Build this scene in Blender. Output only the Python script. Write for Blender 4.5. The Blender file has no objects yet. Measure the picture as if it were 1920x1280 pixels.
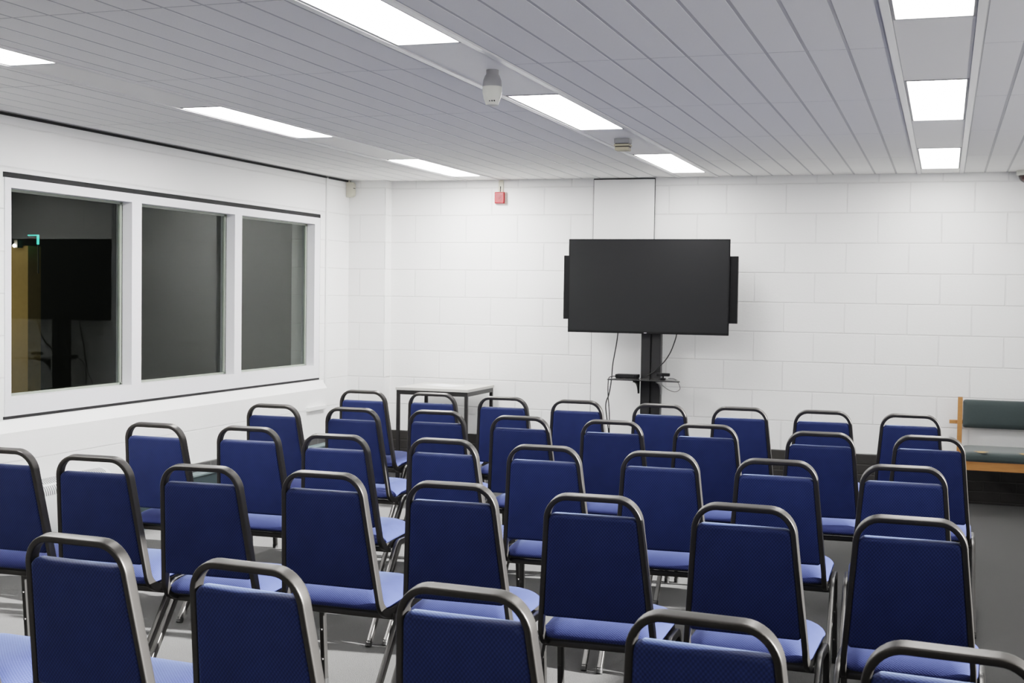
import bpy, bmesh, math, random
from mathutils import Vector, Matrix
random.seed(7)
scene = bpy.context.scene
C = bpy.context.collection
PI = math.pi

# ------------------------------------------------------------------ room data (metres, floor z = 0)
CAM_H = 1.483
XL, XR = -4.76, 3.0          # left / right wall planes
YB, YF = 9.94, -3.2          # back / front wall planes
H = 2.405                    # ceiling underside
PLINTH = 0.318

# ------------------------------------------------------------------ materials
def new_mat(name):
    m = bpy.data.materials.new(name); m.use_nodes = True
    nt = m.node_tree
    return m, nt, nt.nodes['Principled BSDF']

def setp(b, **k):
    for key, v in k.items():
        key = key.replace('_', ' ')
        if key in b.inputs:
            b.inputs[key].default_value = v

def plain(name, col, rough=0.5, metal=0.0, noise=0.04, scale=30, bump=0.0, **k):
    m, nt, b = new_mat(name)
    setp(b, Roughness=rough, Metallic=metal, **k)
    tc = nt.nodes.new('ShaderNodeTexCoord')
    n = nt.nodes.new('ShaderNodeTexNoise'); n.inputs['Scale'].default_value = scale; n.inputs['Detail'].default_value = 4
    nt.links.new(tc.outputs['Object'], n.inputs['Vector'])
    mix = nt.nodes.new('ShaderNodeMix'); mix.data_type = 'RGBA'
    mix.inputs[6].default_value = tuple(c * (1 - noise) for c in col) + (1,)
    mix.inputs[7].default_value = tuple(min(1, c * (1 + noise)) for c in col) + (1,)
    nt.links.new(n.outputs['Fac'], mix.inputs[0]); nt.links.new(mix.outputs[2], b.inputs['Base Color'])
    if bump:
        bp = nt.nodes.new('ShaderNodeBump'); bp.inputs['Strength'].default_value = bump; bp.inputs['Distance'].default_value = 0.002
        nt.links.new(n.outputs['Fac'], bp.inputs['Height']); nt.links.new(bp.outputs['Normal'], b.inputs['Normal'])
    return m

def brick_mat(name, axis, u0, z0, w, h, col1, col2, mortar, msize, rough=0.6, bumpd=0.004, grain=0.25, odd=0.5):
    """painted blocks / bricks laid on a vertical wall; axis = 'X' or 'Y' runs along the wall"""
    m, nt, b = new_mat(name)
    setp(b, Roughness=rough)
    geo = nt.nodes.new('ShaderNodeNewGeometry'); sep = nt.nodes.new('ShaderNodeSeparateXYZ')
    nt.links.new(geo.outputs['Position'], sep.inputs[0])
    def sub(sock, v):
        s = nt.nodes.new('ShaderNodeMath'); s.operation = 'SUBTRACT'; s.inputs[1].default_value = v
        nt.links.new(sock, s.inputs[0]); return s.outputs[0]
    comb = nt.nodes.new('ShaderNodeCombineXYZ')
    nt.links.new(sub(sep.outputs[axis], u0), comb.inputs[0]); nt.links.new(sub(sep.outputs['Z'], z0), comb.inputs[1])
    br = nt.nodes.new('ShaderNodeTexBrick'); br.offset = odd
    br.inputs['Scale'].default_value = 1; br.inputs['Brick Width'].default_value = w; br.inputs['Row Height'].default_value = h
    br.inputs['Mortar Size'].default_value = msize; br.inputs['Mortar Smooth'].default_value = 0.5
    br.inputs['Color1'].default_value = col1 + (1,); br.inputs['Color2'].default_value = col2 + (1,)
    br.inputs['Mortar'].default_value = mortar + (1,)
    nt.links.new(comb.outputs[0], br.inputs['Vector'])
    nt.links.new(br.outputs['Color'], b.inputs['Base Color'])
    n = nt.nodes.new('ShaderNodeTexNoise'); n.inputs['Scale'].default_value = 90; n.inputs['Detail'].default_value = 5
    nt.links.new(geo.outputs['Position'], n.inputs['Vector'])
    ma = nt.nodes.new('ShaderNodeMath'); ma.operation = 'MULTIPLY_ADD'; ma.inputs[1].default_value = -1
    nt.links.new(br.outputs['Fac'], ma.inputs[0])
    mg = nt.nodes.new('ShaderNodeMath'); mg.operation = 'MULTIPLY'; mg.inputs[1].default_value = grain
    nt.links.new(n.outputs['Fac'], mg.inputs[0]); nt.links.new(mg.outputs[0], ma.inputs[2])
    bp = nt.nodes.new('ShaderNodeBump'); bp.inputs['Strength'].default_value = 0.8; bp.inputs['Distance'].default_value = bumpd
    nt.links.new(ma.outputs[0], bp.inputs['Height']); nt.links.new(bp.outputs['Normal'], b.inputs['Normal'])
    return m

ZB = 2.116 - 0.225 * 10        # bed-joint phase of the block courses
W1, W2, WM = (.87, .87, .86), (.855, .855, .845), (.79, .79, .78)
M = {}
M['block_l'] = brick_mat('painted_block_left', 'X', -3.982 - .225, ZB, .45, .225, W1, W2, WM, .006)
M['block_r'] = brick_mat('painted_block_right', 'X', -1.390, ZB, .45, .225, W1, W2, WM, .006)
M['block_low'] = brick_mat('painted_courses', 'Y', 0, ZB, 80, .225, (.90, .90, .89), (.90, .90, .89), (.84, .84, .83), .005)
M['block_side'] = brick_mat('painted_block_side', 'Y', 9.62, ZB, .45, .225, W1, W2, WM, .006)
M['plinth_x'] = brick_mat('dark_brick_back', 'X', -3.98, PLINTH - .3, .225, .075, (.026, .024, .022), (.019, .0175, .0165), (.034, .032, .030), .006, .7, .004, .5)
M['plinth_y_lit'] = brick_mat('dark_brick_side_lit', 'Y', 7.607, PLINTH - .3, .225, .075, (.075, .072, .072), (.062, .06, .06), (.13, .125, .125), .006, .7, .004, .5)  # same dark brick, lightened to paint in the stronger light on the left
M['white_paint'] = plain('white_paint', (.86, .86, .85), .45, noise=.01, scale=60, bump=.05)
M['frame_white'] = plain('window_white', (.80, .80, .83), .35, noise=.01)
M['gap'] = plain('shadow_gap', (.012, .012, .013), .8)
M['bead'] = plain('glazing_bead', (.30, .33, .28), .4, noise=.05)
M['tile'] = plain('ceiling_tile', (.925, .92, .905), .75, noise=.03, scale=160, bump=.15)
M['tile_back'] = plain('ceiling_runner', (.50, .50, .515), .6, noise=.02)
M['strip'] = plain('strip_infill', (.94, .93, .905), .5, noise=.01)
M['strip_trim'] = plain('strip_trim', (.80, .80, .79), .3, noise=.01)
M['tube'] = plain('pewter_tube', (.060, .057, .054), .40, .7, noise=.14, scale=350, bump=.08)
M['leg_tube'] = plain('polished_leg_tube', (.09, .088, .085), .33, .85, noise=.08, scale=300, bump=.05)
M['rubber'] = plain('black_rubber', (.012, .012, .012), .6)
M['ply'] = plain('underseat_board', (.02, .02, .02), .7)
M['black'] = plain('black_plastic', (.004, .004, .0045), .5, Specular_IOR_Level=.22, noise=.05)
M['screen'] = plain('screen_glass', (.0135, .014, .0148), .5, Specular_IOR_Level=.22, noise=.02, scale=6)
M['pole'] = plain('powder_black', (.006, .006, .0065), .45, noise=.08, scale=200)
M['shelf_glass'] = plain('smoked_shelf', (.03, .03, .03), .15, noise=.05)
M['cable'] = plain('cable_black', (.01, .01, .01), .5)
M['laminate'] = plain('pale_laminate', (.55, .54, .51), .4, noise=.02)
M['lam_edge'] = plain('laminate_edge', (.42, .41, .38), .5, noise=.02)
M['table_metal'] = plain('table_metal', (.02, .019, .019), .45, .3, noise=.05)
M['paper'] = plain('paper_white', (.88, .88, .89), .7, noise=.01)
M['red'] = plain('alarm_red', (.42, .004, .008), .4, noise=.04)
M['red_dark'] = plain('alarm_red_dark', (.32, .012, .016), .45, noise=.04)
M['cream'] = plain('cream_plastic', (.62, .60, .50), .45, noise=.03)
M['cream2'] = plain('aged_plastic', (.42, .38, .27), .5, noise=.05)
M['greyp'] = plain('grey_plastic', (.30, .30, .305), .5, noise=.03)
M['detw'] = plain('detector_white', (.62, .62, .56), .4, noise=.03)
M['dome'] = plain('smoked_dome', (.05, .022, .022), .12, noise=.1)
M['heater'] = plain('heater_white', (.80, .82, .82), .4, noise=.01)
M['slot'] = plain('heater_slot', (.13, .14, .145), .7)
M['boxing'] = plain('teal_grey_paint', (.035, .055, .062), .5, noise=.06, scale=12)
M['boxing_top_lit'] = plain('teal_grey_top_lit', (.16, .21, .22), .5, noise=.05, scale=12)  # boxing teal lightened for the lid: light from above put into the colour
M['teal'] = plain('teal_upholstery', (.03, .044, .044), .85, noise=.10, scale=220, bump=.3, Sheen_Weight=.3)
M['foam'] = plain('torn_foam', (.42, .27, .12), .9, noise=.35, scale=120)
M['torn'] = plain('torn_lining', (.03, .03, .028), .9)

def wood():
    m, nt, b = new_mat('beech_wood'); setp(b, Roughness=.42)
    tc = nt.nodes.new('ShaderNodeTexCoord'); mp = nt.nodes.new('ShaderNodeMapping'); mp.inputs['Scale'].default_value = (3, 30, 30)
    n = nt.nodes.new('ShaderNodeTexNoise'); n.inputs['Scale'].default_value = 4; n.inputs['Detail'].default_value = 6
    r = nt.nodes.new('ShaderNodeValToRGB')
    r.color_ramp.elements[0].color = (.30, .125, .035, 1); r.color_ramp.elements[1].color = (.46, .21, .065, 1)
    nt.links.new(tc.outputs['Object'], mp.inputs[0]); nt.links.new(mp.outputs[0], n.inputs['Vector'])
    nt.links.new(n.outputs['Fac'], r.inputs[0]); nt.links.new(r.outputs[0], b.inputs['Base Color'])
    return m
M['wood'] = wood()

def fabric(name, dark, light, K=520.0, sheen=.55, spec=.3, rough=.65):
    m, nt, b = new_mat(name); setp(b, Roughness=rough, Sheen_Weight=sheen, Sheen_Roughness=.30)
    b.inputs['Sheen Tint'].default_value = (.40, .55, 1, 1)
    b.inputs['Specular IOR Level'].default_value = spec
    tc = nt.nodes.new('ShaderNodeTexCoord'); sp = nt.nodes.new('ShaderNodeSeparateXYZ')
    nt.links.new(tc.outputs['Object'], sp.inputs[0])
    def math_(op, a, bb):
        x = nt.nodes.new('ShaderNodeMath'); x.operation = op
        for i, v in enumerate((a, bb)):
            if v is None: continue
            if isinstance(v, (int, float)): x.inputs[i].default_value = v
            else: nt.links.new(v, x.inputs[i])
        return x.outputs[0]
    yz = math_('ADD', sp.outputs['Y'], sp.outputs['Z'])
    s = math_('SINE', math_('MULTIPLY', sp.outputs['X'], K), None)
    t = math_('SINE', math_('MULTIPLY', yz, K), None)
    p = math_('MULTIPLY_ADD', math_('MULTIPLY', s, t), .5)
    p.node.inputs[2].default_value = .5
    n = nt.nodes.new('ShaderNodeTexNoise'); n.inputs['Scale'].default_value = 14; n.inputs['Detail'].default_value = 3
    nt.links.new(tc.outputs['Object'], n.inputs['Vector'])
    f = math_('MULTIPLY_ADD', n.outputs['Fac'], .35); nt.links.new(math_('MULTIPLY', p, .75), f.node.inputs[2])
    mix = nt.nodes.new('ShaderNodeMix'); mix.data_type = 'RGBA'
    mix.inputs[6].default_value = dark + (1,); mix.inputs[7].default_value = light + (1,)
    nt.links.new(f, mix.inputs[0]); nt.links.new(mix.outputs[2], b.inputs['Base Color'])
    bp = nt.nodes.new('ShaderNodeBump'); bp.inputs['Strength'].default_value = .35; bp.inputs['Distance'].default_value = .001
    nt.links.new(p, bp.inputs['Height']); nt.links.new(bp.outputs['Normal'], b.inputs['Normal'])
    return m
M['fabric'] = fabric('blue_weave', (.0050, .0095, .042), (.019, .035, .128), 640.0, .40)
M['fabric_seat_lit'] = fabric('blue_weave_seat_lit', (.0155, .0215, .074), (.046, .060, .165), 640.0, .16, .12, .8)  # seat copy of the weave, lightened to paint in light from above

def carpet():
    m, nt, b = new_mat('grey_carpet'); setp(b, Roughness=.95, Sheen_Weight=.08)
    geo = nt.nodes.new('ShaderNodeNewGeometry')
    n1 = nt.nodes.new('ShaderNodeTexNoise'); n1.inputs['Scale'].default_value = 260; n1.inputs['Detail'].default_value = 3
    n2 = nt.nodes.new('ShaderNodeTexNoise'); n2.inputs['Scale'].default_value = 2.2; n2.inputs['Detail'].default_value = 5
    for n in (n1, n2): nt.links.new(geo.outputs['Position'], n.inputs['Vector'])
    r = nt.nodes.new('ShaderNodeValToRGB')
    r.color_ramp.elements[0].position = .25; r.color_ramp.elements[0].color = (.017, .0167, .0163, 1)
    r.color_ramp.elements[1].position = .75; r.color_ramp.elements[1].color = (.055, .054, .0525, 1)
    nt.links.new(n1.outputs['Fac'], r.inputs[0])
    mix = nt.nodes.new('ShaderNodeMix'); mix.data_type = 'RGBA'; mix.blend_type = 'MULTIPLY'; mix.inputs[0].default_value = .5
    nt.links.new(r.outputs[0], mix.inputs[6]); nt.links.new(n2.outputs['Color'], mix.inputs[7])
    r2 = nt.nodes.new('ShaderNodeValToRGB'); r2.color_ramp.elements[0].color = (.6, .6, .6, 1); r2.color_ramp.elements[1].color = (1, 1, 1, 1)
    nt.links.new(n2.outputs['Fac'], r2.inputs[0]); nt.links.new(r2.outputs[0], mix.inputs[7])
    nt.links.new(mix.outputs[2], b.inputs['Base Color'])
    bp = nt.nodes.new('ShaderNodeBump'); bp.inputs['Strength'].default_value = .6; bp.inputs['Distance'].default_value = .004
    nt.links.new(n1.outputs['Fac'], bp.inputs['Height']); nt.links.new(bp.outputs['Normal'], b.inputs['Normal'])
    return m
M['carpet'] = carpet()

def emit(name, col, s):
    m = bpy.data.materials.new(name); m.use_nodes = True; nt = m.node_tree
    nt.nodes.remove(nt.nodes['Principled BSDF'])
    e = nt.nodes.new('ShaderNodeEmission'); e.inputs[0].default_value = col + (1,); e.inputs[1].default_value = s
    nt.links.new(e.outputs[0], nt.nodes['Material Output'].inputs[0]); return m
E_LEFT, E_MID, E_RIGHT = 36.0, 12.5, 15.0
M['lamp_l'] = emit('diffuser_left', (1, .985, .97), E_LEFT)
M['lamp_m'] = emit('diffuser_mid', (1, .985, .97), E_MID)
M['lamp_r'] = emit('diffuser_right', (1, .985, .96), E_RIGHT)
M['bulb'] = emit('outdoor_bulb', (1, .9, .75), 12)
M['green'] = emit('green_tube', (.08, .75, .55), 1.0)
M['warm_wall'] = plain('ochre_render', (.55, .42, .20), .8, noise=.08, scale=20)
M['dark_wall'] = plain('dark_render', (.16, .16, .15), .8)

def glass():
    m = bpy.data.materials.new('window_glass'); m.use_nodes = True; nt = m.node_tree
    nt.nodes.remove(nt.nodes['Principled BSDF'])
    tr = nt.nodes.new('ShaderNodeBsdfTransparent'); tr.inputs[0].default_value = (.80, .86, .83, 1)
    gl = nt.nodes.new('ShaderNodeBsdfGlossy'); gl.inputs['Roughness'].default_value = 0.0; gl.inputs[0].default_value = (.93, .97, .94, 1)
    fr = nt.nodes.new('ShaderNodeFresnel'); fr.inputs[0].default_value = 1.45
    mul = nt.nodes.new('ShaderNodeMath'); mul.operation = 'MULTIPLY'; mul.inputs[1].default_value = .78; mul.use_clamp = True
    mx = nt.nodes.new('ShaderNodeMixShader')
    nt.links.new(fr.outputs[0], mul.inputs[0]); nt.links.new(mul.outputs[0], mx.inputs[0])
    nt.links.new(tr.outputs[0], mx.inputs[1]); nt.links.new(gl.outputs[0], mx.inputs[2])
    nt.links.new(mx.outputs[0], nt.nodes['Material Output'].inputs[0]); return m
M['glass'] = glass()

# ------------------------------------------------------------------ mesh helpers
def finish(name, bm, mats, parent=None, smooth=False, loc=None):
    me = bpy.data.meshes.new(name)
    bmesh.ops.recalc_face_normals(bm, faces=bm.faces)
    if smooth:
        for f in bm.faces: f.smooth = True
    bm.to_mesh(me); bm.free()
    for m in (mats if isinstance(mats, (list, tuple)) else [mats]): me.materials.append(m)
    o = bpy.data.objects.new(name, me); C.objects.link(o)
    if parent is not None: o.parent = parent
    if loc: o.location = loc
    if smooth:
        try: me.set_sharp_from_angle(angle=math.radians(smooth if smooth is not True else 50))
        except Exception: pass
    return o

def box(bm, x0, x1, y0, y1, z0, z1, mi=0, bev=0.0):
    vs = [bm.verts.new(p) for p in ((x0, y0, z0), (x1, y0, z0), (x1, y1, z0), (x0, y1, z0), (x0, y0, z1), (x1, y0, z1), (x1, y1, z1), (x0, y1, z1))]
    fs = [bm.faces.new([vs[i] for i in q]) for q in ((0, 3, 2, 1), (4, 5, 6, 7), (0, 1, 5, 4), (1, 2, 6, 5), (2, 3, 7, 6), (3, 0, 4, 7))]
    for f in fs: f.material_index = mi
    if bev:
        es = list({e for f in fs for e in f.edges})
        r = bmesh.ops.bevel(bm, geom=es, offset=bev, segments=2, affect='EDGES', profile=.6)
        for f in r['faces']: f.material_index = mi
    return fs

def prism(bm, prof, axis, a0, a1, mi=0):
    """extrude a closed 2-D profile along axis: 'Y' (profile x,z), 'X' (profile y,z), 'Z' (profile x,y)"""
    def P(p, a):
        return {'Y': (p[0], a, p[1]), 'X': (a, p[0], p[1]), 'Z': (p[0], p[1], a)}[axis]
    A = [bm.verts.new(P(p, a0)) for p in prof]; B = [bm.verts.new(P(p, a1)) for p in prof]
    n = len(prof); fs = [bm.faces.new(A), bm.faces.new(B[::-1])]
    for i in range(n): fs.append(bm.faces.new((A[i], B[i], B[(i + 1) % n], A[(i + 1) % n])))
    for f in fs: f.material_index = mi
    return fs

def profile_pts(w, d, n=16, e=.55):
    out = []
    for i in range(n):
        t = 2 * PI * (i + .5) / n
        c, s = math.cos(t), math.sin(t)
        out.append((w / 2 * math.copysign(abs(c) ** e, c), d / 2 * math.copysign(abs(s) ** e, s)))
    return out

def sweep(bm, pts, depth, w, d, n=16, e=.55, cap=True, mi=0):
    pts = [Vector(p) for p in pts]; rings = []
    for i, p in enumerate(pts):
        t = (pts[min(i + 1, len(pts) - 1)] - pts[max(i - 1, 0)]).normalized()
        D = Vector(depth[i]) if isinstance(depth, list) else Vector(depth)
        D = (D - t * D.dot(t)).normalized(); Wv = t.cross(D)
        rings.append([bm.verts.new(p + Wv * a + D * b) for a, b in profile_pts(w, d, n, e)])
    for A, B in zip(rings, rings[1:]):
        for k in range(n):
            bm.faces.new((A[k], A[(k + 1) % n], B[(k + 1) % n], B[k])).material_index = mi
    if cap:
        bm.faces.new(rings[0][::-1]).material_index = mi; bm.faces.new(rings[-1]).material_index = mi

def lathe(bm, prof, cx=0, cy=0, z0=0, seg=28, axis='Z', mi=0):
    rings = []
    for r, z in prof:
        ring = []
        for k in range(seg):
            a = 2 * PI * k / seg
            v = (r * math.cos(a), r * math.sin(a), z)
            if axis == 'Y': v = (v[0], v[2], v[1])
            if axis == 'X': v = (v[2], v[0], v[1])
            ring.append(bm.verts.new((v[0] + cx, v[1] + cy, v[2] + z0)))
        rings.append(ring)
    for A, B in zip(rings, rings[1:]):
        for k in range(seg): bm.faces.new((A[k], A[(k + 1) % seg], B[(k + 1) % seg], B[k])).material_index = mi
    bm.faces.new(rings[0][::-1]).material_index = mi; bm.faces.new(rings[-1]).material_index = mi

def pillow(bm, outline, layers, place, mi=0):
    """stack inset copies of an outline: layers = (inset, depth); place(u, v, depth) -> xyz"""
    us = [p[0] for p in outline]; vs = [p[1] for p in outline]
    cu, cv = (max(us) + min(us)) / 2, (max(vs) + min(vs)) / 2
    hu, hv = (max(us) - min(us)) / 2, (max(vs) - min(vs)) / 2
    rings = []
    for ins, dep in layers:
        su, sv = (hu - ins) / hu, (hv - ins) / hv
        rings.append([bm.verts.new(place(cu + (u - cu) * su, cv + (v - cv) * sv, dep)) for u, v in outline])
    n = len(outline)
    for A, B in zip(rings, rings[1:]):
        for k in range(n): bm.faces.new((A[k], A[(k + 1) % n], B[(k + 1) % n], B[k])).material_index = mi
    bm.faces.new(rings[0][::-1]).material_index = mi; bm.faces.new(rings[-1]).material_index = mi

def rounded_quad(corners, radii, seg=6):
    """convex polygon (ccw) with rounded corners"""
    out = []; n = len(corners)
    for i in range(n):
        p = Vector(corners[i]); a = Vector(corners[i - 1]); b = Vector(corners[(i + 1) % n]); r = radii[i]
        da, db = (a - p).normalized(), (b - p).normalized()
        ang = da.angle(db); L = r / math.tan(ang / 2)
        s, e = p + da * L, p + db * L
        c = p + (da + db).normalized() * (r / math.sin(ang / 2))
        a0 = math.atan2(s.y - c.y, s.x - c.x); a1 = math.atan2(e.y - c.y, e.x - c.x)
        d = (a1 - a0 + PI) % (2 * PI) - PI
        for k in range(seg + 1):
            t = a0 + d * k / seg; out.append((c.x + r * math.cos(t), c.y + r * math.sin(t)))
    # subdivide long edges so shading stays smooth
    res = []
    for i, p in enumerate(out):
        q = out[(i + 1) % len(out)]; res.append(p)
        L = math.dist(p, q); m = int(L / .06)
        for k in range(1, m): res.append((p[0] + (q[0] - p[0]) * k / m, p[1] + (q[1] - p[1]) * k / m))
    return res

def smooth_path(pts, sub=8):
    pts = [Vector(p) for p in pts]; out = []
    for i in range(len(pts) - 1):
        p0, p1, p2, p3 = pts[max(i - 1, 0)], pts[i], pts[i + 1], pts[min(i + 2, len(pts) - 1)]
        for k in range(sub):
            t = k / sub
            out.append(.5 * ((2 * p1) + (p2 - p0) * t + (2 * p0 - 5 * p1 + 4 * p2 - p3) * t * t + (3 * p1 - p0 - 3 * p2 + p3) * t ** 3))
    out.append(pts[-1]); return out

def thing(name, label, cat, loc=(0, 0, 0), rz=0.0, group=None):
    o = bpy.data.objects.new(name, None); C.objects.link(o); o.empty_display_size = .1
    o.location = loc; o.rotation_euler = (0, 0, rz); tag(o, label, cat, group); return o

def tag(o, label, cat, group=None):
    o['label'] = label; o['category'] = cat
    if group: o['group'] = group
    return o

def struct(name, bm, mats, label=None, cat=None, smooth=False):
    o = finish(name, bm, mats, smooth=smooth); o['kind'] = 'structure'
    if label: tag(o, label, cat)
    return o
nb = bmesh.new

# ------------------------------------------------------------------ the room shell
bm = nb(); box(bm, XL - .25, XR + .25, YF - .25, YB + .25, -.12, 0)
struct('floor', bm, M['carpet'], 'worn grey carpet floor under the rows of chairs', 'floor')

# back wall: two block faces either side of the plain panel
bm = nb()
box(bm, XL - .25, -2.43, YB, YB + .25, 0, H + .25, 0)
box(bm, -2.43, XR + .25, YB, YB + .25, 0, H + .25, 1)
struct('wall_back', bm, [M['block_l'], M['block_r']], 'white painted block wall behind the television', 'wall')
bm = nb(); box(bm, XL, -4.424, YB - .12, YB, PLINTH, H)
struct('trim_1', bm, M['block_l'], 'shallow white block pier in the far left corner', 'pier')
bm = nb(); box(bm, -2.668, -2.178, YB - .012, YB, PLINTH, H - .013)
struct('trim_2', bm, M['white_paint'], 'plain white full height panel behind the television', 'panel')
bm = nb(); box(bm, -2.668, -2.178, YB - .012, YB, H - .012, H - .004); box(bm, -2.672, -2.668, YB - .009, YB, PLINTH, H - .004); box(bm, -2.178, -2.174, YB - .009, YB, PLINTH, H - .004)
struct('trim_3', bm, M['gap'], 'thin dark gap around the plain white wall panel', 'gap')

WY0, WY1, WZ0, WZ1 = 5.645, 9.292, .783, 2.062       # window hole
bm = nb()
box(bm, XL - .25, XL, YF - .25, WY0, 0, H + .25)
box(bm, XL - .25, XL, WY1, YB, 0, H + .25)
box(bm, XL - .25, XL, WY0, WY1, 0, WZ0)
box(bm, XL - .25, XL, WY0, WY1, WZ1 + .03, H + .25)
struct('wall_left', bm, M['block_low'], 'white painted left wall around the dark windows', 'wall')
RZ0, RZ1, RY0, RY1 = 1.284, 2.36, 1.5, 8.6          # long high window in the right wall, out of view
bm = nb(); box(bm, XR, XR + .12, YF - .25, YB, 0, RZ0); box(bm, XR, XR + .12, YF - .25, YB, RZ1, H + .25)
box(bm, XR, XR + .12, YF - .25, RY0, RZ0, RZ1); box(bm, XR, XR + .12, RY1, YB, RZ0, RZ1)
struct('wall_right', bm, M['white_paint'])
bm = nb(); box(bm, XL, XR, YF - .25, YF, 0, H + .25)
struct('wall_front', bm, M['white_paint'])

# the thicker lower part of the left wall with its sloping ledge, and a narrow upright strip by the pier
bm = nb(); prism(bm, [(XL, PLINTH), (XL, .768), (XL + .012, .762), (XL + .05, .70), (XL + .05, PLINTH)], 'Y', YF, 9.34)
struct('trim_4', bm, M['block_low'], 'white lower wall with sloping ledge under the windows', 'ledge')
bm = nb(); box(bm, XL, XL + .012, 9.385, 9.415, .70, H)
struct('trim_5', bm, M['white_paint'], 'thin white upright strip right of the windows', 'strip')
bm = nb(); box(bm, XL, XL + .012, YF, YB - .12, H - .016, H - .002)
struct('trim_6', bm, M['gap'], 'dark shadow line where left wall meets ceiling', 'gap')

# brick plinths
bm = nb(); box(bm, -4.42, XR, YB - .022, YB, 0, PLINTH)
struct('baseboard_back', bm, M['plinth_x'], 'dark brick plinth along the foot of the back wall', 'plinth')
bm = nb(); box(bm, XL, XL + .056, YF, 9.34, 0, PLINTH); box(bm, XL, XL + .02, 9.34, YB - .14, 0, PLINTH); box(bm, XL, -4.40, YB - .142, YB - .12, 0, PLINTH)
struct('baseboard_left', bm, M['plinth_y_lit'], 'dark brick plinth painted lit grey along the foot of the left wall', 'plinth')

# ------------------------------------------------------------------ ceiling: runners with lay-in tiles
STRIPS = [(-3.765, -3.455, 'l'), (-2.005, -1.675, 'm'), (-.222, .105, 'r')]   # outer edges of the three light channels
TY = 4.955 - 1.275 * 7
bm = nb()
box(bm, XL, XR, YF, YB, H + .0012, H + .2, 1)
def tiles(xa, xb, x_ref, step=.1505, g=.014):
    k0 = math.floor((xa - x_ref) / step) - 1
    k = k0
    while x_ref + k * step < xb:
        a, b = x_ref + k * step + g / 2, x_ref + (k + 1) * step - g / 2
        a, b = max(a, xa + .004), min(b, xb - .004)
        if b - a > .02:
            y = TY
            while y < YB:
                y0, y1 = max(y + .005, YF), min(y + 1.275 - .005, YB - .010)
                if y1 - y0 > .05:
                    dz = random.uniform(0, .0007)
                    box(bm, a, b, y0, y1, H + dz, H + .0018, 0)
                y += 1.275
        k += 1
tiles(XL + .012, STRIPS[0][0], -2.015)
tiles(STRIPS[0][1], STRIPS[1][0], -2.015)
tiles(STRIPS[1][1], STRIPS[2][0], -.216)
tiles(STRIPS[2][1], XR, .097)
struct('ceiling', bm, [M['tile'], M['tile_back']], 'low grey tiled ceiling with three strips of lights', 'ceiling')

LIGHT_Y = [(3.19, 4.455), (5.725, 6.99), (8.295, 9.56)]
for i, (xa, xb, s) in enumerate(STRIPS):
    bm = nb()
    ys = [YF] + [v for a, b in LIGHT_Y for v in (a - .012, b + .012)] + [YB - .012]
    for k in range(0, len(ys), 2):
        box(bm, xa + .034, xb - .034, ys[k], ys[k + 1], H - .0005, H + .0012, 0)
    for a, b in ((xa + .003, xa + .031), (xb - .031, xb - .003)):
        box(bm, a, b, YF, YB - .012, H - .006, H + .0012, 1)
    struct('trim_%d' % (7 + i), bm, [M['strip'], M['strip_trim']],
           ('white channel of the left strip of lights', 'white channel of the middle strip of lights', 'white channel of the right strip of lights')[i], 'channel')

side_word = {'l': 'left', 'm': 'middle', 'r': 'right'}
where = ['farthest from the back wall', 'second from the back wall', 'nearest the back wall']
where_l = where
for i, (xa, xb, s) in enumerate(STRIPS):
    cx = (xa + xb) / 2
    for j, (y0, y1) in enumerate(LIGHT_Y):
        w = (where_l if s == 'l' else where)[j]
        t = thing('ceiling_light', 'white light panel in the %s ceiling strip, %s' % (side_word[s], w), 'ceiling light',
                  (cx, (y0 + y1) / 2, H), group='recessed light panels in three ceiling strips')
        hw, hl = (xb - xa) / 2 - .036, (y1 - y0) / 2
        bm = nb()
        for a, b, c, d in ((-hw, -hw + .007, -hl, hl), (hw - .007, hw, -hl, hl), (-hw, hw, -hl - .008, -hl + .004), (-hw, hw, hl - .004, hl + .008)):
            box(bm, a, b, c, d, -.003, .0012)
        finish('frame', bm, M['greyp'], t)
        bm = nb(); box(bm, -hw + .008, hw - .008, -hl + .005, hl - .005, -.0015, .0012)
        finish('diffuser', bm, M['lamp_' + s], t)

# ------------------------------------------------------------------ window with three panes
wroot = bpy.data.objects.new('window_1', None); C.objects.link(wroot); wroot.location = (XL, 7.47, WZ0); wroot['kind'] = 'structure'
tag(wroot, 'wide white framed window of three dark panes in left wall', 'window')
def wpart(name, bm, m): 
    o = finish(name, bm, m, wroot); o.location = (-XL, -7.47, -WZ0); return o
OP = [(5.695, 6.777), (6.877, 7.988), (8.084, 9.200)]
zb, zt = 1.483 - .600, 1.483 + .526
bm = nb()
fx0, fx1 = XL - .11, XL + .004
box(bm, fx0, fx1, WY0, WY1, WZ0, zb); box(bm, fx0, fx1, WY0, WY1, zt, WZ1)
box(bm, fx0, fx1, WY0, OP[0][0], zb, zt); box(bm, fx0, fx1, OP[2][1], WY1, zb, zt)
wpart('window_frame', bm, M['frame_white'])
for a, b in ((OP[0][1], OP[1][0]), (OP[1][1], OP[2][0])):
    bm = nb(); box(bm, fx0, fx1, a, b, zb, zt); wpart('mullion', bm, M['frame_white'])
for a, b in OP:
    bm = nb(); gx = XL - .062
    box(bm, gx - .012, gx, a, b, zb, zb + .014); box(bm, gx - .012, gx, a, b, zt - .014, zt)
    box(bm, gx - .012, gx, a, a + .014, zb, zt); box(bm, gx - .012, gx, b - .030, b - .012, zb, zt)
    wpart('glazing_bead', bm, M['bead'])
    bm = nb(); box(bm, gx - .013, gx - .003, b - .012, b, zb, zt); wpart('gasket', bm, M['gap'])
    bm = nb(); v = [bm.verts.new((gx - .009, y, z)) for y, z in ((a, zb), (b, zb), (b, zt), (a, zt))]; bm.faces.new(v)
    wpart('pane', bm, M['glass'])
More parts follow.
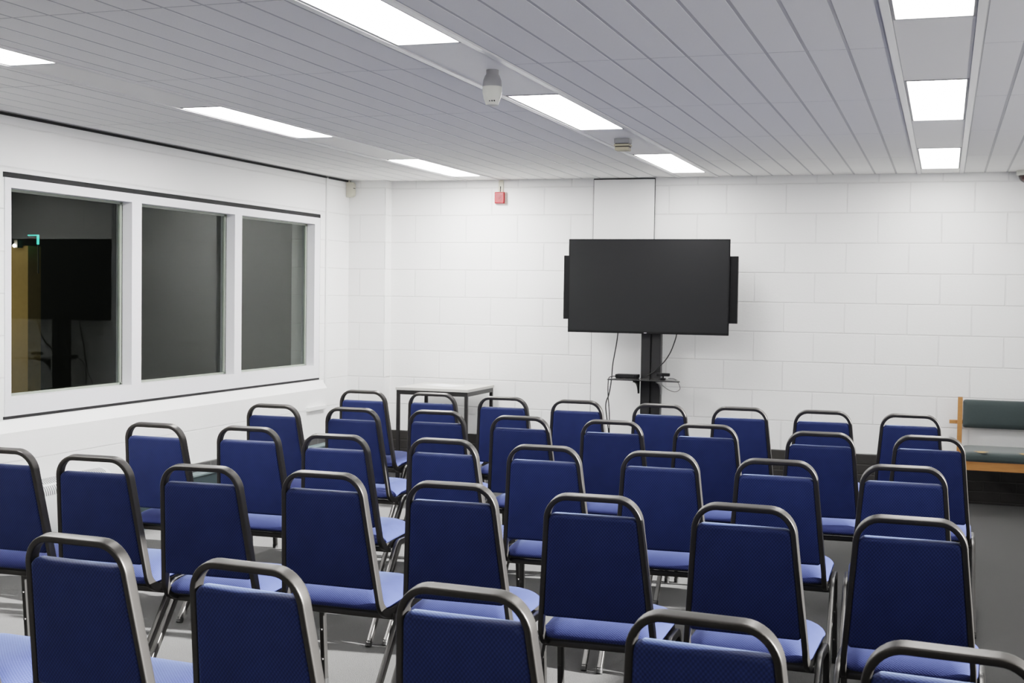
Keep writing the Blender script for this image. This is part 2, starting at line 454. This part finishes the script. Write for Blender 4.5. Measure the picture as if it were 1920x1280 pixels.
bm = nb(); box(bm, XL - .01, XL + .003, WY0 - .01, WY1 + .004, WZ1, WZ1 + .028); wpart('top_gap', bm, M['gap'])
bm = nb(); box(bm, XL - .01, XL + .006, WY0 - .01, WY1, WZ0 - .016, WZ0); wpart('bottom_gap', bm, M['gap'])
bm = nb(); box(bm, XL - .01, XL + .002, WY1, WY1 + .006, WZ0, WZ1); wpart('side_gap', bm, M['gap'])

# ------------------------------------------------------------------ outside in the dark: a lit ochre wall end and a lamp
bm = nb()
box(bm, -13.2, XL - .25, 1.0, 19, -.2, -.1); box(bm, -13.2, XL - .25, 1.0, 19, 3.6, 3.7); box(bm, -13.3, -13.2, 1.0, 19, -.1, 3.6)
box(bm, -13.2, XL - .25, .9, 1.0, -.1, 3.6); box(bm, -13.2, XL - .25, 19, 19.1, -.1, 3.6); box(bm, XL - .25, XL - .15, 10.2, 19, -.1, 3.6)
struct('wall_outside', bm, M['dark_wall'], 'dark space beyond the left windows', 'wall')
bm = nb(); box(bm, -11.2, -8.978, 11.0, 11.2, -.1, 1.90)
struct('wall_exterior', bm, M['warm_wall'], 'ochre outside wall end lit by a lamp, seen through glass', 'wall')
t = thing('outdoor_lamp', 'tiny bright lamp outside the leftmost window pane', 'lamp', (-9.065, 10.9, 1.897))
bm = nb(); lathe(bm, [(.001, -.018), (.012, -.013), (.018, 0), (.012, .013), (.001, .018)], seg=16); finish('bulb', bm, M['bulb'], t, True)
bm = nb(); box(bm, -.02, .02, .02, .10, -.02, .06); finish('bracket', bm, M['dark_wall'], t)
tp = thing('lit_sign', 'thin green glowing corner of a sign outside the leftmost pane', 'sign', (-8.861, 11.0, 1.915))
bm = nb(); box(bm, -.007, .007, 0, .02, 0, .095); box(bm, -.12, .007, 0, .02, .088, .098); finish('glow_tube', bm, M['green'], tp)
bm = nb(); box(bm, -.004, .004, .005, .02, -.3, 0); finish('sign_stem', bm, M['dark_wall'], tp)

# ------------------------------------------------------------------ stacking chairs
SL = .178                                             # recline of the back
N_ = Vector((0, math.cos(math.atan(SL)), math.sin(math.atan(SL))))
def by(z): return (.87 - z) * SL
def make_chair():
    t = thing('stacking_chair', '', 'chair')
    # back frame: one bent flat-sided tube running forward under the seat on each side
    half = []; dep = []
    for k in range(5): half.append((.078 * k / 4, .8605)); 
    for k in range(1, 11):
        a = k / 10 * PI / 2; half.append((.078 + .070 * math.sin(a), .782 + .0785 * math.cos(a)))
    for k in range(1, 9):
        f = k / 8; half.append((.148 + .0305 * f, .782 + (.438 - .782) * f))
    P = [Vector((x, by(z), z)) for x, z in half]; D = [N_.copy() for _ in P]
    p0 = math.atan(SL); R = .080; y0, z0 = P[-1].y, P[-1].z
    for k in range(1, 11):
        ph = p0 + (math.radians(92) - p0) * k / 10
        P.append(Vector((.1785 + .004 * k / 10, y0 + R * (math.cos(p0) - math.cos(ph)), z0 - R * (math.sin(ph) - math.sin(p0)))))
        D.append(Vector((0, math.cos(ph), math.sin(ph))) if ph < PI / 2 else Vector((0, 0, 1)))
        D[-1] = Vector((0, math.cos(ph), math.sin(ph)))
    q = P[-1]
    for k in range(1, 5):
        P.append(Vector((.1825, q.y + .058 * k, q.z + .004 * k))); D.append(Vector((0, 0, 1)))
    full = [Vector((-p.x, p.y, p.z)) for p in P[:0:-1]] + P
    dfull = [d.copy() for d in D[:0:-1]] + D
    bm = nb(); sweep(bm, full, dfull, .0175, .034, 20, .30)
    finish('back_frame', bm, M['tube'], t, 40)
    # padded back
    out = rounded_quad([(-.168, .470), (.168, .470), (.139, .806), (-.139, .806)], [.010, .010, .022, .022])
    c0 = math.cos(math.atan(SL))
    def place(u, v, d): return Vector((u, by(v), v)) + N_ * d
    lay = [(.012, -.0175), (.005, -.0165), (.0015, -.013), (0, -.006), (0, .006), (.002, .013), (.008, .019), (.022, .024), (.05, .028), (.09, .030)]
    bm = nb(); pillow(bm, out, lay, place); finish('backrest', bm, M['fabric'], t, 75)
    # padded seat
    out = rounded_quad([(-.192, .088), (.192, .088), (.200, .468), (-.200, .468)], [.055, .055, .075, .075], 8)
    def place(u, v, d): return Vector((u, v, .392 + .030 * (v - .088) + d))
    lay = [(.02, -.006), (.006, -.002), (.001, .003), (0, .007), (.002, .013), (.007, .021), (.016, .030), (.030, .039), (.048, .047), (.070, .053), (.10, .057), (.135, .058)]
    bm = nb(); pillow(bm, out, lay, place); finish('seat', bm, M['fabric_seat_lit'], t, 75)
    bm = nb(); box(bm, -.17, .17, .115, .43, .380, .3865); o = finish('seat_board', bm, M['ply'], t)
    # side frames: an upturned U each side, split into rear and front leg
    for s in (-1, 1):
        rear = [(.203, .30, .378), (.203, .245, .3785)]
        for k in range(1, 9):
            a = k / 8 * math.radians(56); rear.append((.203 + .002 * k / 8, .245 - .075 * math.sin(a), .3785 - .075 * (1 - math.cos(a))))
        e = rear[-1]
        for k in range(1, 5): rear.append((e[0] + (.207 - e[0]) * k / 4, e[1] + (-.098 - e[1]) * k / 4, e[2] + (.012 - e[2]) * k / 4))
        front = [(.203, .30, .378), (.203, .345, .3775)]
        for k in range(1, 9):
            a = k / 8 * math.radians(84); front.append((.203, .345 + .055 * math.sin(a), .3775 - .055 * (1 - math.cos(a))))
        e = front[-1]
        for k in range(1, 5): front.append((e[0] + (.206 - e[0]) * k / 4, e[1] + (.432 - e[1]) * k / 4, e[2] + (.012 - e[2]) * k / 4))
        for pts in (rear, front):
            pts = [Vector((s * x, y, z)) for x, y, z in pts]
            dd = []
            for i, p in enumerate(pts):
                tt = (pts[min(i + 1, len(pts) - 1)] - pts[max(i - 1, 0)]).normalized(); dd.append(Vector((1, 0, 0)).cross(tt))
            bm = nb(); sweep(bm, pts, dd, .020, .027, 20, .36)
            if pts[-1].y > .2:
                for zz in (.10, .215):
                    yy = e[1] + (.432 - e[1]) * ((e[2] - zz) / e[2])
                    lathe(bm, [(.001, -.020), (.004, -.019), (.0055, -.016), (.0055, 0)], s * .205, yy, zz, 10, 'Y')
            lg = finish('leg', bm, M['leg_tube'], t, 40)
            bm = nb(); f = pts[-1]; d = (pts[-1] - pts[-2]).normalized()
            sweep(bm, [f - d * .012, f + Vector((d.x, d.y, 0)) * .004 + Vector((0, 0, -.0118))], dd[-1], .023, .031, 14, .5)
            finish('foot_cap', bm, M['rubber'], lg, 40)
    bm = nb()
    sweep(bm, [(-.195, .165, .357), (.195, .165, .357)], (0, 0, 1), .016, .022, 12, .5)
    sweep(bm, [(-.200, .375, .366), (.200, .375, .366)], (0, 0, 1), .016, .020, 12, .5)
    finish('stretcher', bm, M['tube'], t, 40)
    return t

proto = make_chair()
def dup(root):
    r = root.copy(); C.objects.link(r)
    for ch in list(root.children):
        c = ch.copy(); C.objects.link(c); c.parent = r
        for g in ch.children:
            d = g.copy(); C.objects.link(d); d.parent = c
    return r

ROWS = [
    [(-2.55, 2.70, -3), (-2.016, 2.643, -3.5), (-1.473, 2.529, -6), (-.936, 2.488, -4), (-.426, 2.442, -5), (.027, 2.376, -6)],
    [(-3.380, 3.985, 1.5), (-2.928, 3.939, 2.5), (-2.44, 3.874, 2.5), (-1.982, 3.904, -.5), (-1.497, 3.854, 1.5), (-1.007, 3.792, 1), (-.548, 3.796, -2), (-.078, 3.768, -1)],
    [(-3.394, 5.007, -1), (-2.942, 5.06, 1.5), (-2.456, 4.95, 2), (-1.979, 4.994, -1), (-1.524, 4.954, 1.5), (-1.045, 4.949, 3), (-.589, 4.903, 1), (-.129, 4.928, 2)],
    [(-3.404, 6.113, 1), (-2.938, 6.119, -.5), (-2.485, 6.178, 2), (-2.001, 6.091, 1), (-1.528, 6.091, 1), (-1.072, 6.111, .5), (-.524, 6.003, 3), (-.053, 6.052, .5)],
    [(-3.400, 7.232, 1), (-2.947, 7.254, 1), (-2.468, 7.182, 1), (-2.008, 7.163, 1.2), (-1.515, 7.136, 1), (-1.066, 7.158, 1), (-.616, 7.16, .6), (-.160, 7.156, .6)],
]
ROWNAME = ['first row from the camera', 'second row from the camera', 'third row from the camera', 'fourth row from the camera', 'back row by the wall']
NTH = ['leftmost', 'second from left', 'third from left', 'fourth from left', 'fourth from right', 'third from right', 'second from right', 'rightmost']
NTH6 = ['leftmost', 'second from left', 'third from left', 'third from right', 'second from right', 'rightmost']
EXTRA = {(4, 1): ', by the table', (4, 4): ', by the television', (3, 7): ', near the bench', (0, 0): ', mostly out of view'}
first = True
for ri, row in enumerate(ROWS):
    for ci, (x, y, yaw) in enumerate(row):
        o = proto if first else dup(proto); first = False
        o.location = (x, y, 0); o.rotation_euler = (0, 0, math.radians(yaw))
        nth = (NTH6 if ri == 0 else NTH)[ci]
        o['label'] = 'blue stacking chair, %s in the %s%s' % (nth, ROWNAME[ri], EXTRA.get((ri, ci), ''))
        o['group'] = 'blue stacking chairs in five rows'

# ------------------------------------------------------------------ television, stand and what lies on its shelf
TX0, TX1, TY0, TZ0, TZ1 = -2.759, -1.517, 9.55, 1.191, 1.907
tv = thing('television', 'large black switched off television on a stand against the back wall', 'television', ((TX0 + TX1) / 2, TY0, TZ0))
hw, hh = (TX1 - TX0) / 2, TZ1 - TZ0
bm = nb(); box(bm, -hw, hw, 0, .012, 0, hh, 0, .003); box(bm, -hw + .10, hw - .10, .012, .05, .05, hh - .08, 0, .006); finish('casing', bm, M['black'], tv)
bm = nb(); box(bm, -hw + .010, hw - .010, -.0012, .002, .016, hh - .010); finish('screen', bm, M['screen'], tv)
bm = nb(); box(bm, -.02, .0, -.002, .002, .003, .010); finish('badge', bm, M['greyp'], tv)
for s, za, zb_ in ((-1, .10, .590), (1, .09, .590)):
    bm = nb(); x0, x1 = (-hw - .042, -hw + .02) if s < 0 else (hw - .02, hw + .058)
    box(bm, x0, x1, .014, .048, za, zb_, 0, .003); finish('side_speaker', bm, M['black'], tv)
st = thing('television_stand', 'black floor stand with twin upright column and shelf under the television', 'stand', (-2.123, 9.685, 0))
bm = nb(); box(bm, -.42, .42, -.16, .16, .035, .065, 0, .008)
finish('base', bm, M['pole'], st)
for cx_, cy_ in ((-.36, -.12), (.36, -.12), (-.36, .12), (.36, .12)):
    bm = nb(); lathe(bm, [(.024, -.012), (.03, -.009), (.03, .009), (.024, .012)], cx_, cy_, .030, 16, 'X'); finish('castor', bm, M['rubber'], st, 40)
for x0, x1 in ((-.078, -.004), (.004, .076)):
    bm = nb(); box(bm, x0, x1, -.035, .035, .065, 1.62, 0, .006); finish('column', bm, M['pole'], st)
bm = nb(); box(bm, -.006, .006, -.02, .02, .065, 1.6); finish('cable_slot', bm, M['gap'], st)
bm = nb(); box(bm, -.26, .26, -.074, -.034, 1.36, 1.72, 0, .004); finish('bracket_plate', bm, M['pole'], st)
bm = nb()
out = rounded_quad([(-.285, -.27), (.285, -.27), (.20, .0), (-.20, .0)], [.02] * 4, 4)
pillow(bm, out, [(.002, 0), (0, .002), (0, .006), (.002, .008)], lambda u, v, d: Vector((u, v - .035, .842 + d)))
finish('shelf', bm, M['shelf_glass'], st, 40)
for s in (-1, 1):
    bm = nb(); pr = [(-.036, .842), (-.225, .842), (-.215, .825)] 
    for k in range(1, 8):
        a = k / 7 * PI / 2; pr.append((-.215 + .16 * math.sin(a), .825 - .095 * (1 - math.cos(a))))
    pr.append((-.036, .73)); x = s * .088
    prism(bm, pr, 'X', x - .006, x + .006); finish('shelf_bracket', bm, M['greyp'] if s > 0 else M['pole'], st)
t = thing('set_top_box', 'flat black box lying on the left of the stand shelf', 'media box', (-2.280, 9.555, .8505))
bm = nb(); box(bm, -.085, .085, -.05, .05, .003, .030, 0, .004); finish('casing', bm, M['black'], t)
bm = nb(); box(bm, -.06, .06, -.052, -.049, .010, .022); finish('front_panel', bm, M['screen'], t)
bm = nb(); [box(bm, a - .008, a + .008, b - .008, b + .008, 0, .004) for a in (-.07, .07) for b in (-.04, .04)]; finish('foot', bm, M['rubber'], t)
t = thing('webcam', 'small black webcam on the right of the stand shelf', 'webcam', (-1.996, 9.515, .8505))
bm = nb(); box(bm, -.05, .05, -.018, .018, .026, .050, 0, .006); finish('body', bm, M['black'], t)
bm = nb(); lathe(bm, [(.011, -.022), (.011, -.016)], -.02, 0, .038, 16, 'Y'); finish('lens', bm, M['screen'], t)
bm = nb(); box(bm, -.018, .018, -.02, .02, 0, .012, 0, .003); box(bm, -.006, .006, -.006, .006, .01, .03); finish('clip_foot', bm, M['black'], t)
def cable(name, label, pts, r=.0045, cat='cable'):
    bm = nb(); P = smooth_path(pts, 8); sweep(bm, P, (.3, .9, .2), 2 * r, 2 * r, 8, 1.0)
    o = finish(name, bm, M['cable'], None, True); tag(o, label, cat); return o
yy = 9.46
KB = 9.61 / 9.46
def back(pts): return [(x * KB, y * KB, z) for x, y, z in pts]
cable('power_cable', 'black cable hanging from the left underside of the television to floor', back([(-2.335, yy, 1.22), (-2.345, yy, 1.12), (-2.375, yy + .01, .95), (-2.385, yy + .02, .84), (-2.405, yy + .03, .72), (-2.435, yy + .05, .62), (-2.42, yy + .1, .4), (-2.40, yy + .1, .12), (-2.36, yy + .08, .008), (-2.25, yy + .05, .006)]))
cable('box_cable', 'thin black lead looping off the left end of the stand shelf', back([(-2.31, 9.40, .862), (-2.35, 9.39, .862), (-2.385, 9.40, .848), (-2.402, 9.44, .80), (-2.405, 9.46, .70), (-2.395, 9.47, .55), (-2.40, 9.48, .30), (-2.44, 9.49, .02), (-2.50, 9.46, .005)]), .0038)
cable('signal_cable', 'black cable from television to the right side of the stand column', back([(-1.885, yy, 1.22), (-1.895, yy, 1.16), (-1.93, yy, 1.06), (-1.975, yy, .985), (-2.02, yy + .01, .94), (-2.06, yy + .02, .90), (-2.11, yy + .008, .87)]))
cable('webcam_cable', 'thin grey lead looping below the right end of the shelf', back([(-1.925, 9.36, .862), (-1.88, 9.36, .86), (-1.852, 9.37, .83), (-1.84, 9.38, .785), (-1.875, 9.38, .762), (-1.93, 9.39, .775), (-1.975, 9.42, .80), (-2.0, 9.485, .805)]), .0022)

# ------------------------------------------------------------------ small table and paper
tb = thing('side_table', 'small square table with pale top and dark metal legs by the back wall', 'table', (-3.765, 9.555, 0))
hx, hy, th = .303, .305, .736
bm = nb(); box(bm, -hx, hx, -hy, hy, th - .022, th, 0, .002); finish('tabletop', bm, M['laminate'], tb)
bm = nb()
for a, b, c, d in ((-hx + .006, hx - .006, -hy + .006, -hy + .028), (-hx + .006, hx - .006, hy - .028, hy - .006), (-hx + .006, -hx + .028, -hy + .028, hy - .028), (hx - .028, hx - .006, -hy + .028, hy - .028)):
    box(bm, a, b, c, d, th - .056, th - .022)
finish('apron', bm, M['table_metal'], tb)
for sx in (-1, 1):
    for sy in (-1, 1):
        bm = nb(); cx_, cy_ = sx * (hx - .018), sy * (hy - .018)
        box(bm, cx_ - .0125, cx_ + .0125, cy_ - .0125, cy_ + .0125, .010, th - .022, 0, .002); lg = finish('leg', bm, M['table_metal'], tb)
        bm = nb(); box(bm, cx_ - .0135, cx_ + .0135, cy_ - .0135, cy_ + .0135, 0, .012); finish('foot_cap', bm, M['rubber'], lg)
bm = nb(); g = [[bm.verts.new((.21 * (i / 6 - .5), .297 * (j / 6 - .5), .0006 + .004 * abs(i / 6 - .5) ** 2)) for j in range(7)] for i in range(7)]
for i in range(6):
    for j in range(6): bm.faces.new((g[i][j], g[i + 1][j], g[i + 1][j + 1], g[i][j + 1]))
o = finish('paper_sheet', bm, M['paper'], None, True); o.location = (-3.80, 9.60, th + .0002); o.rotation_euler = (0, 0, math.radians(62)); tag(o, 'white sheet of paper lying on the small table', 'paper')

# ------------------------------------------------------------------ wooden bench on the right
bn = thing('bench', 'beech framed bench with worn teal cushions against the back wall', 'bench', (.86, 9.60, 0))
bx0, bx1 = -.755, .755
for x0 in (bx0, bx1 - .035):
    bm = nb(); prism(bm, [(.20, 0), (.245, 0), (.275, .78), (.235, .78)], 'X', x0, x0 + .033); finish('back_post', bm, M['wood'], bn)
    bm = nb(); box(bm, x0, x0 + .033, -.26, -.215, 0, .37, 0, .003); finish('front_leg', bm, M['wood'], bn)
    bm = nb(); box(bm, x0 + .004, x0 + .03, -.215, .225, .30, .36, 0, .003); finish('side_rail', bm, M['wood'], bn)
bm = nb(); box(bm, bx0 + .03, bx1 - .03, -.262, -.235, .315, .395, 0, .003); finish('front_rail', bm, M['wood'], bn)
bm = nb(); box(bm, bx0 - .055, bx0 + .0, .245, .275, .585, .612, 0, .003); finish('rail_stub', bm, M['wood'], bn)
bm = nb(); box(bm, bx0, bx1, .262, .285, .585, .612, 0, .003); finish('back_rail', bm, M['wood'], bn)
out = rounded_quad([(bx0 + .036, .560), (bx1 - .036, .560), (bx1 - .036, .765), (bx0 + .036, .765)], [.02] * 4, 5)
bm = nb(); pillow(bm, out, [(.012, .045), (.002, .04), (0, .028), (0, .012), (.003, .0), (.012, -.010), (.04, -.016), (.08, -.018)], lambda u, v, d: Vector((u, .222 + d + (v - .5) * .04, v)))
finish('back_cushion', bm, M['teal'], bn, 60)
out = rounded_quad([(bx0 + .036, -.275), (bx1 - .036, -.275), (bx1 - .036, .215), (bx0 + .036, .215)], [.03] * 4, 5)
bm = nb(); pillow(bm, out, [(.012, .375), (.002, .382), (0, .395), (0, .415), (.004, .428), (.014, .437), (.04, .442), (.09, .444)], lambda u, v, d: Vector((u, v, d)))
sc = finish('seat_cushion', bm, M['teal'], bn, 60)
for cx_, w in ((-.60, .075), (-.33, .045)):
    bm = nb(); out = [(w * math.cos(a) * (1 + .25 * math.sin(3 * a)), .045 * math.sin(a) * (1 + .2 * math.cos(5 * a))) for a in [2 * PI * k / 22 for k in range(22)]]
    pillow(bm, out, [(.0, .0), (.004, .002)], lambda u, v, d: Vector((cx_ + u, -.225 + v, .4385 + d + .10 * min(0, v + .01)))); o = finish('torn_patch', bm, M['torn'], sc)
    bm = nb(); out = [(w * .62 * math.cos(a) * (1 + .25 * math.sin(3 * a)), .026 * math.sin(a)) for a in [2 * PI * k / 18 for k in range(18)]]
    pillow(bm, out, [(.0, .0), (.004, .003)], lambda u, v, d: Vector((cx_ + u, -.225 + v, .4405 + d + .10 * min(0, v + .01)))); finish('exposed_foam', bm, M['foam'], sc)

# ------------------------------------------------------------------ left wall fittings
t = thing('convector_heater', 'white wall heater with slotted grille low on the left wall', 'heater', (XL + .056, 5.55, 0))
bm = nb(); pr = [(0, .115), (.085, .115), (.095, .13), (.095, .34)]
for k in range(1, 8):
    a = k / 7 * PI / 2; pr.append((.095 * math.cos(a) if k < 7 else 0, .34 + .085 * math.sin(a)))
prism(bm, pr, 'Y', -.85, .85); finish('casing', bm, M['heater'], t, 40)
bm = nb()
for row_, (a0, a1) in enumerate(((2, 38), (46, 80))):
    for k in range(46):
        y = .04 + k * .017
        r0 = .0965
        for q in range(3):
            b0 = math.radians(a0 + (a1 - a0) * q / 3); b1 = math.radians(a0 + (a1 - a0) * (q + 1) / 3)
            pts = [(math.cos(b) * .0965, .34 + math.sin(b) * .0868) for b in (b0, b1)]
            v = [bm.verts.new((pts[0][0], y, pts[0][1])), bm.verts.new((pts[0][0], y + .007, pts[0][1])), bm.verts.new((pts[1][0], y + .007, pts[1][1])), bm.verts.new((pts[1][0], y, pts[1][1]))]
            bm.faces.new(v)
    if row_ == 0: pass
finish('grille', bm, M['slot'], t)
bm = nb(); lathe(bm, [(.014, 0), (.014, .010), (.010, .013)], .095, .37, .235, 18, 'X'); finish('control_knob', bm, M['cream'], t, 40)
bm = nb(); [box(bm, 0, .05, y - .02, y + .02, 0, .115) for y in (-.7, .7)]; finish('foot', bm, M['greyp'], t)
t = thing('pipe_boxing', 'low teal grey boxing along the floor under the windows', 'boxing', (XL + .056, 7.85, 0))
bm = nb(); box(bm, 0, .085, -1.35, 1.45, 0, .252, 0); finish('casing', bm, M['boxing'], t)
bm = nb(); box(bm, 0, .092, -1.35, 1.455, .252, .264, 0, .002); finish('lid', bm, M['boxing_top_lit'], t)
bm = nb(); box(bm, 0, .022, 0, .30, 0, .030, 0, .002); o = finish('cable_trunking', bm, M['white_paint']); o.location = (XL + .05, 8.99, .537); tag(o, 'short white cable trunking on the left wall below the window corner', 'trunking')
t = thing('motion_sensor', 'small cream motion sensor high in the far left corner', 'sensor', (XL + .02, 9.785, 2.30))
bm = nb(); prism(bm, [(-.018, -.035), (.02, -.035), (.042, -.02), (.042, .075), (.03, .088), (-.018, .088)], 'Y', -.028, .030); finish('body', bm, M['cream'], t)
bm = nb(); box(bm, .041, .0445, -.018, .018, .035, .040); finish('lens_slot', bm, M['gap'], t)
bm = nb(); lathe(bm, [(.008, .088), (.008, .106)], -.006, .0, 0, 12); finish('stem', bm, M['cream'], t)

# ------------------------------------------------------------------ back wall and ceiling devices
t = thing('fire_alarm_sounder', 'red square fire alarm sounder high on the back wall', 'alarm', (-3.452, YB, 2.256))
bm = nb(); box(bm, -.048, .050, -.026, 0, -.050, .050, 0, .005); finish('back_box', bm, plain('alarm_base', (.70, .55, .50), .5), t)
bm = nb(); box(bm, -.042, .042, -.050, -.024, -.045, .047, 0, .007); finish('cover', bm, M['red'], t)
bm = nb(); lathe(bm, [(.026, -.054), (.026, -.048), (.020, -.048), (.020, -.0505), (.013, -.0505), (.012, -.056), (.004, -.057)], 0, 0, .002, 26, 'Y'); finish('horn', bm, M['red_dark'], t, 40)
bm = nb(); prism(bm, [(-.022, .048), (-.006, .048), (-.006, .095), (.004, .095), (.004, .048), (.020, .048), (.020, .145), (-.016, .145)][::1], 'Y', -.020, 0); finish('conduit', bm, M['cream'], t)
bm = nb(); sweep(bm, smooth_path([(-.001, -.012, .045), (.0, -.014, .07), (-.003, -.013, .10)], 5), (0, 1, 0), .007, .007, 8, 1); finish('cable', bm, M['cable'], t)
t = thing('ceiling_sensor', 'grey and cream egg shaped sensor hanging under the middle ceiling strip', 'sensor', (-1.80, 5.05, H))
bm = nb(); lathe(bm, [(.026, 0), (.026, -.018), (.031, -.026), (.038, -.045), (.0405, -.070)], seg=30); finish('upper_shell', bm, M['greyp'], t, 40)
bm = nb(); lathe(bm, [(.0405, -.070), (.0400, -.095), (.035, -.118), (.029, -.134), (.026, -.145), (.014, -.149)], seg=30); finish('lower_shell', bm, M['detw'], t, 40)
bm = nb()
for k in range(-1, 2): lathe(bm, [(.003, -.0305), (.003, -.026)], k * .010 + .010, 0, -.131, 10, 'Y')
finish('vent_hole', bm, M['gap'], t)
t = thing('heat_detector', 'small ribbed cream and grey box under the middle ceiling strip', 'detector', (-1.83, 7.45, H))
bm = nb(); box(bm, -.046, .046, -.04, .04, -.030, 0, 0, .006); finish('base', bm, M['greyp'], t)
bm = nb(); box(bm, -.046, .046, -.04, .04, -.046, -.034, 0, .003); box(bm, -.042, .042, -.036, .036, -.072, -.050, 0, .006); finish('cover', bm, M['cream2'], t)
bm = nb(); box(bm, -.040, .040, -.034, .034, -.052, -.028); finish('vent_core', bm, M['gap'], t)
t = thing('dome_camera', 'dark dome camera in a white mount at top right', 'camera', (.535, YB - .10, H))
bm = nb(); lathe(bm, [(.080, 0), (.080, -.032), (.072, -.036)], seg=32); finish('mount', bm, M['detw'], t, 40)
bm = nb(); lathe(bm, [(.066, -.034)] + [(.066 * math.cos(a), -.036 - .055 * math.sin(a)) for a in [k / 7 * PI / 2 for k in range(7)]] + [(.003, -.091)], seg=32); finish('dome', bm, M['dome'], t, 60)

# ------------------------------------------------------------------ lamps behind the camera, same strips, then added fill lights
def area(name, loc, sx, sy, power, col=(1, .985, .97), rot=(0, 0, 0)):
    l = bpy.data.lights.new(name, 'AREA'); l.shape = 'RECTANGLE'; l.size = sx; l.size_y = sy; l.energy = power; l.color = col
    o = bpy.data.objects.new(name, l); C.objects.link(o); o.location = loc; o.rotation_euler = rot; return o
for (xa, xb, s), e in zip(STRIPS, (E_LEFT, E_MID, E_RIGHT)):
    for y in (1.27, -1.28):
        area('rear_ceiling_lamp', ((xa + xb) / 2, y, H - .008), .25, 1.26, e * .12)
area('ceiling_fill_right', (XR - .12, 4.5, 1.22), .12, 7.0, 56, rot=(0, math.radians(180 - 32), 0))  # added fill aimed at the ceiling to brighten it, not a known fitting
area('ceiling_fill_rear', (-1.2, YF + .15, 1.7), 6.0, .12, 36, rot=(math.radians(180 + 35), 0, 0))  # second added fill, lifts the ceiling near the camera
l = bpy.data.lights.new('outdoor_glow', 'POINT'); l.energy = 3.2; l.color = (1, .82, .5); l.shadow_soft_size = .05
o = bpy.data.objects.new('outdoor_glow', l); C.objects.link(o); o.location = (-9.5, 10.2, 1.35)

l = bpy.data.lights.new('outdoor_fill', 'POINT'); l.energy = 26; l.color = (.95, 1, .85); l.shadow_soft_size = .1  # added fill that raises the dark space beyond the panes, no lamp there
o = bpy.data.objects.new('outdoor_fill', l); C.objects.link(o); o.location = (-12.2, 12.5, 2.8)

w = bpy.data.worlds.new('night'); scene.world = w; w.use_nodes = True
bg = w.node_tree.nodes['Background']; bg.inputs[0].default_value = (.010, .011, .010, 1); bg.inputs[1].default_value = 1

l = bpy.data.lights.new('low_sun', 'SUN'); l.energy = 15.5; l.color = (1, .985, .96); l.angle = math.radians(.6)
o = bpy.data.objects.new('low_sun', l); C.objects.link(o); o.location = (9, 6, 5)
el, az = math.radians(17), math.radians(4.5)
d = Vector((-math.cos(el) * math.cos(az), -math.cos(el) * math.sin(az), -math.sin(el)))
o.rotation_euler = d.to_track_quat('-Z', 'Y').to_euler()

# ------------------------------------------------------------------ camera (solved from the photograph)
F_PX, YAW, PITCH, ROLL = 2411.795, .32429888, .03744450, .01449712
cy, sy = math.cos(YAW), math.sin(YAW)
fw = Vector((-sy * math.cos(PITCH), cy * math.cos(PITCH), -math.sin(PITCH)))
r0 = Vector((cy, sy, 0)); u0 = r0.cross(fw)
r = math.cos(ROLL) * r0 + math.sin(ROLL) * u0; u = -math.sin(ROLL) * r0 + math.cos(ROLL) * u0
cam = bpy.data.cameras.new('camera'); co = bpy.data.objects.new('camera', cam); C.objects.link(co)
mt = Matrix((r, u, -fw)).transposed().to_4x4(); mt.translation = (0, 0, CAM_H); co.matrix_world = mt
cam.sensor_width = 36; cam.lens = F_PX * 36 / 1920; cam.clip_start = .05; cam.clip_end = 100
cam.dof.use_dof = True; cam.dof.focus_distance = 5.2; cam.dof.aperture_fstop = 11
scene.camera = co
scene.view_settings.view_transform = 'Filmic'; scene.view_settings.look = 'Medium High Contrast'
scene.view_settings.exposure = .90; scene.view_settings.gamma = 1
scene.cycles.use_denoising = True
scene.cycles.max_bounces = 8; scene.cycles.diffuse_bounces = 5; scene.cycles.glossy_bounces = 4; scene.cycles.transparent_max_bounces = 8
scene.cycles.sample_clamp_indirect = 8
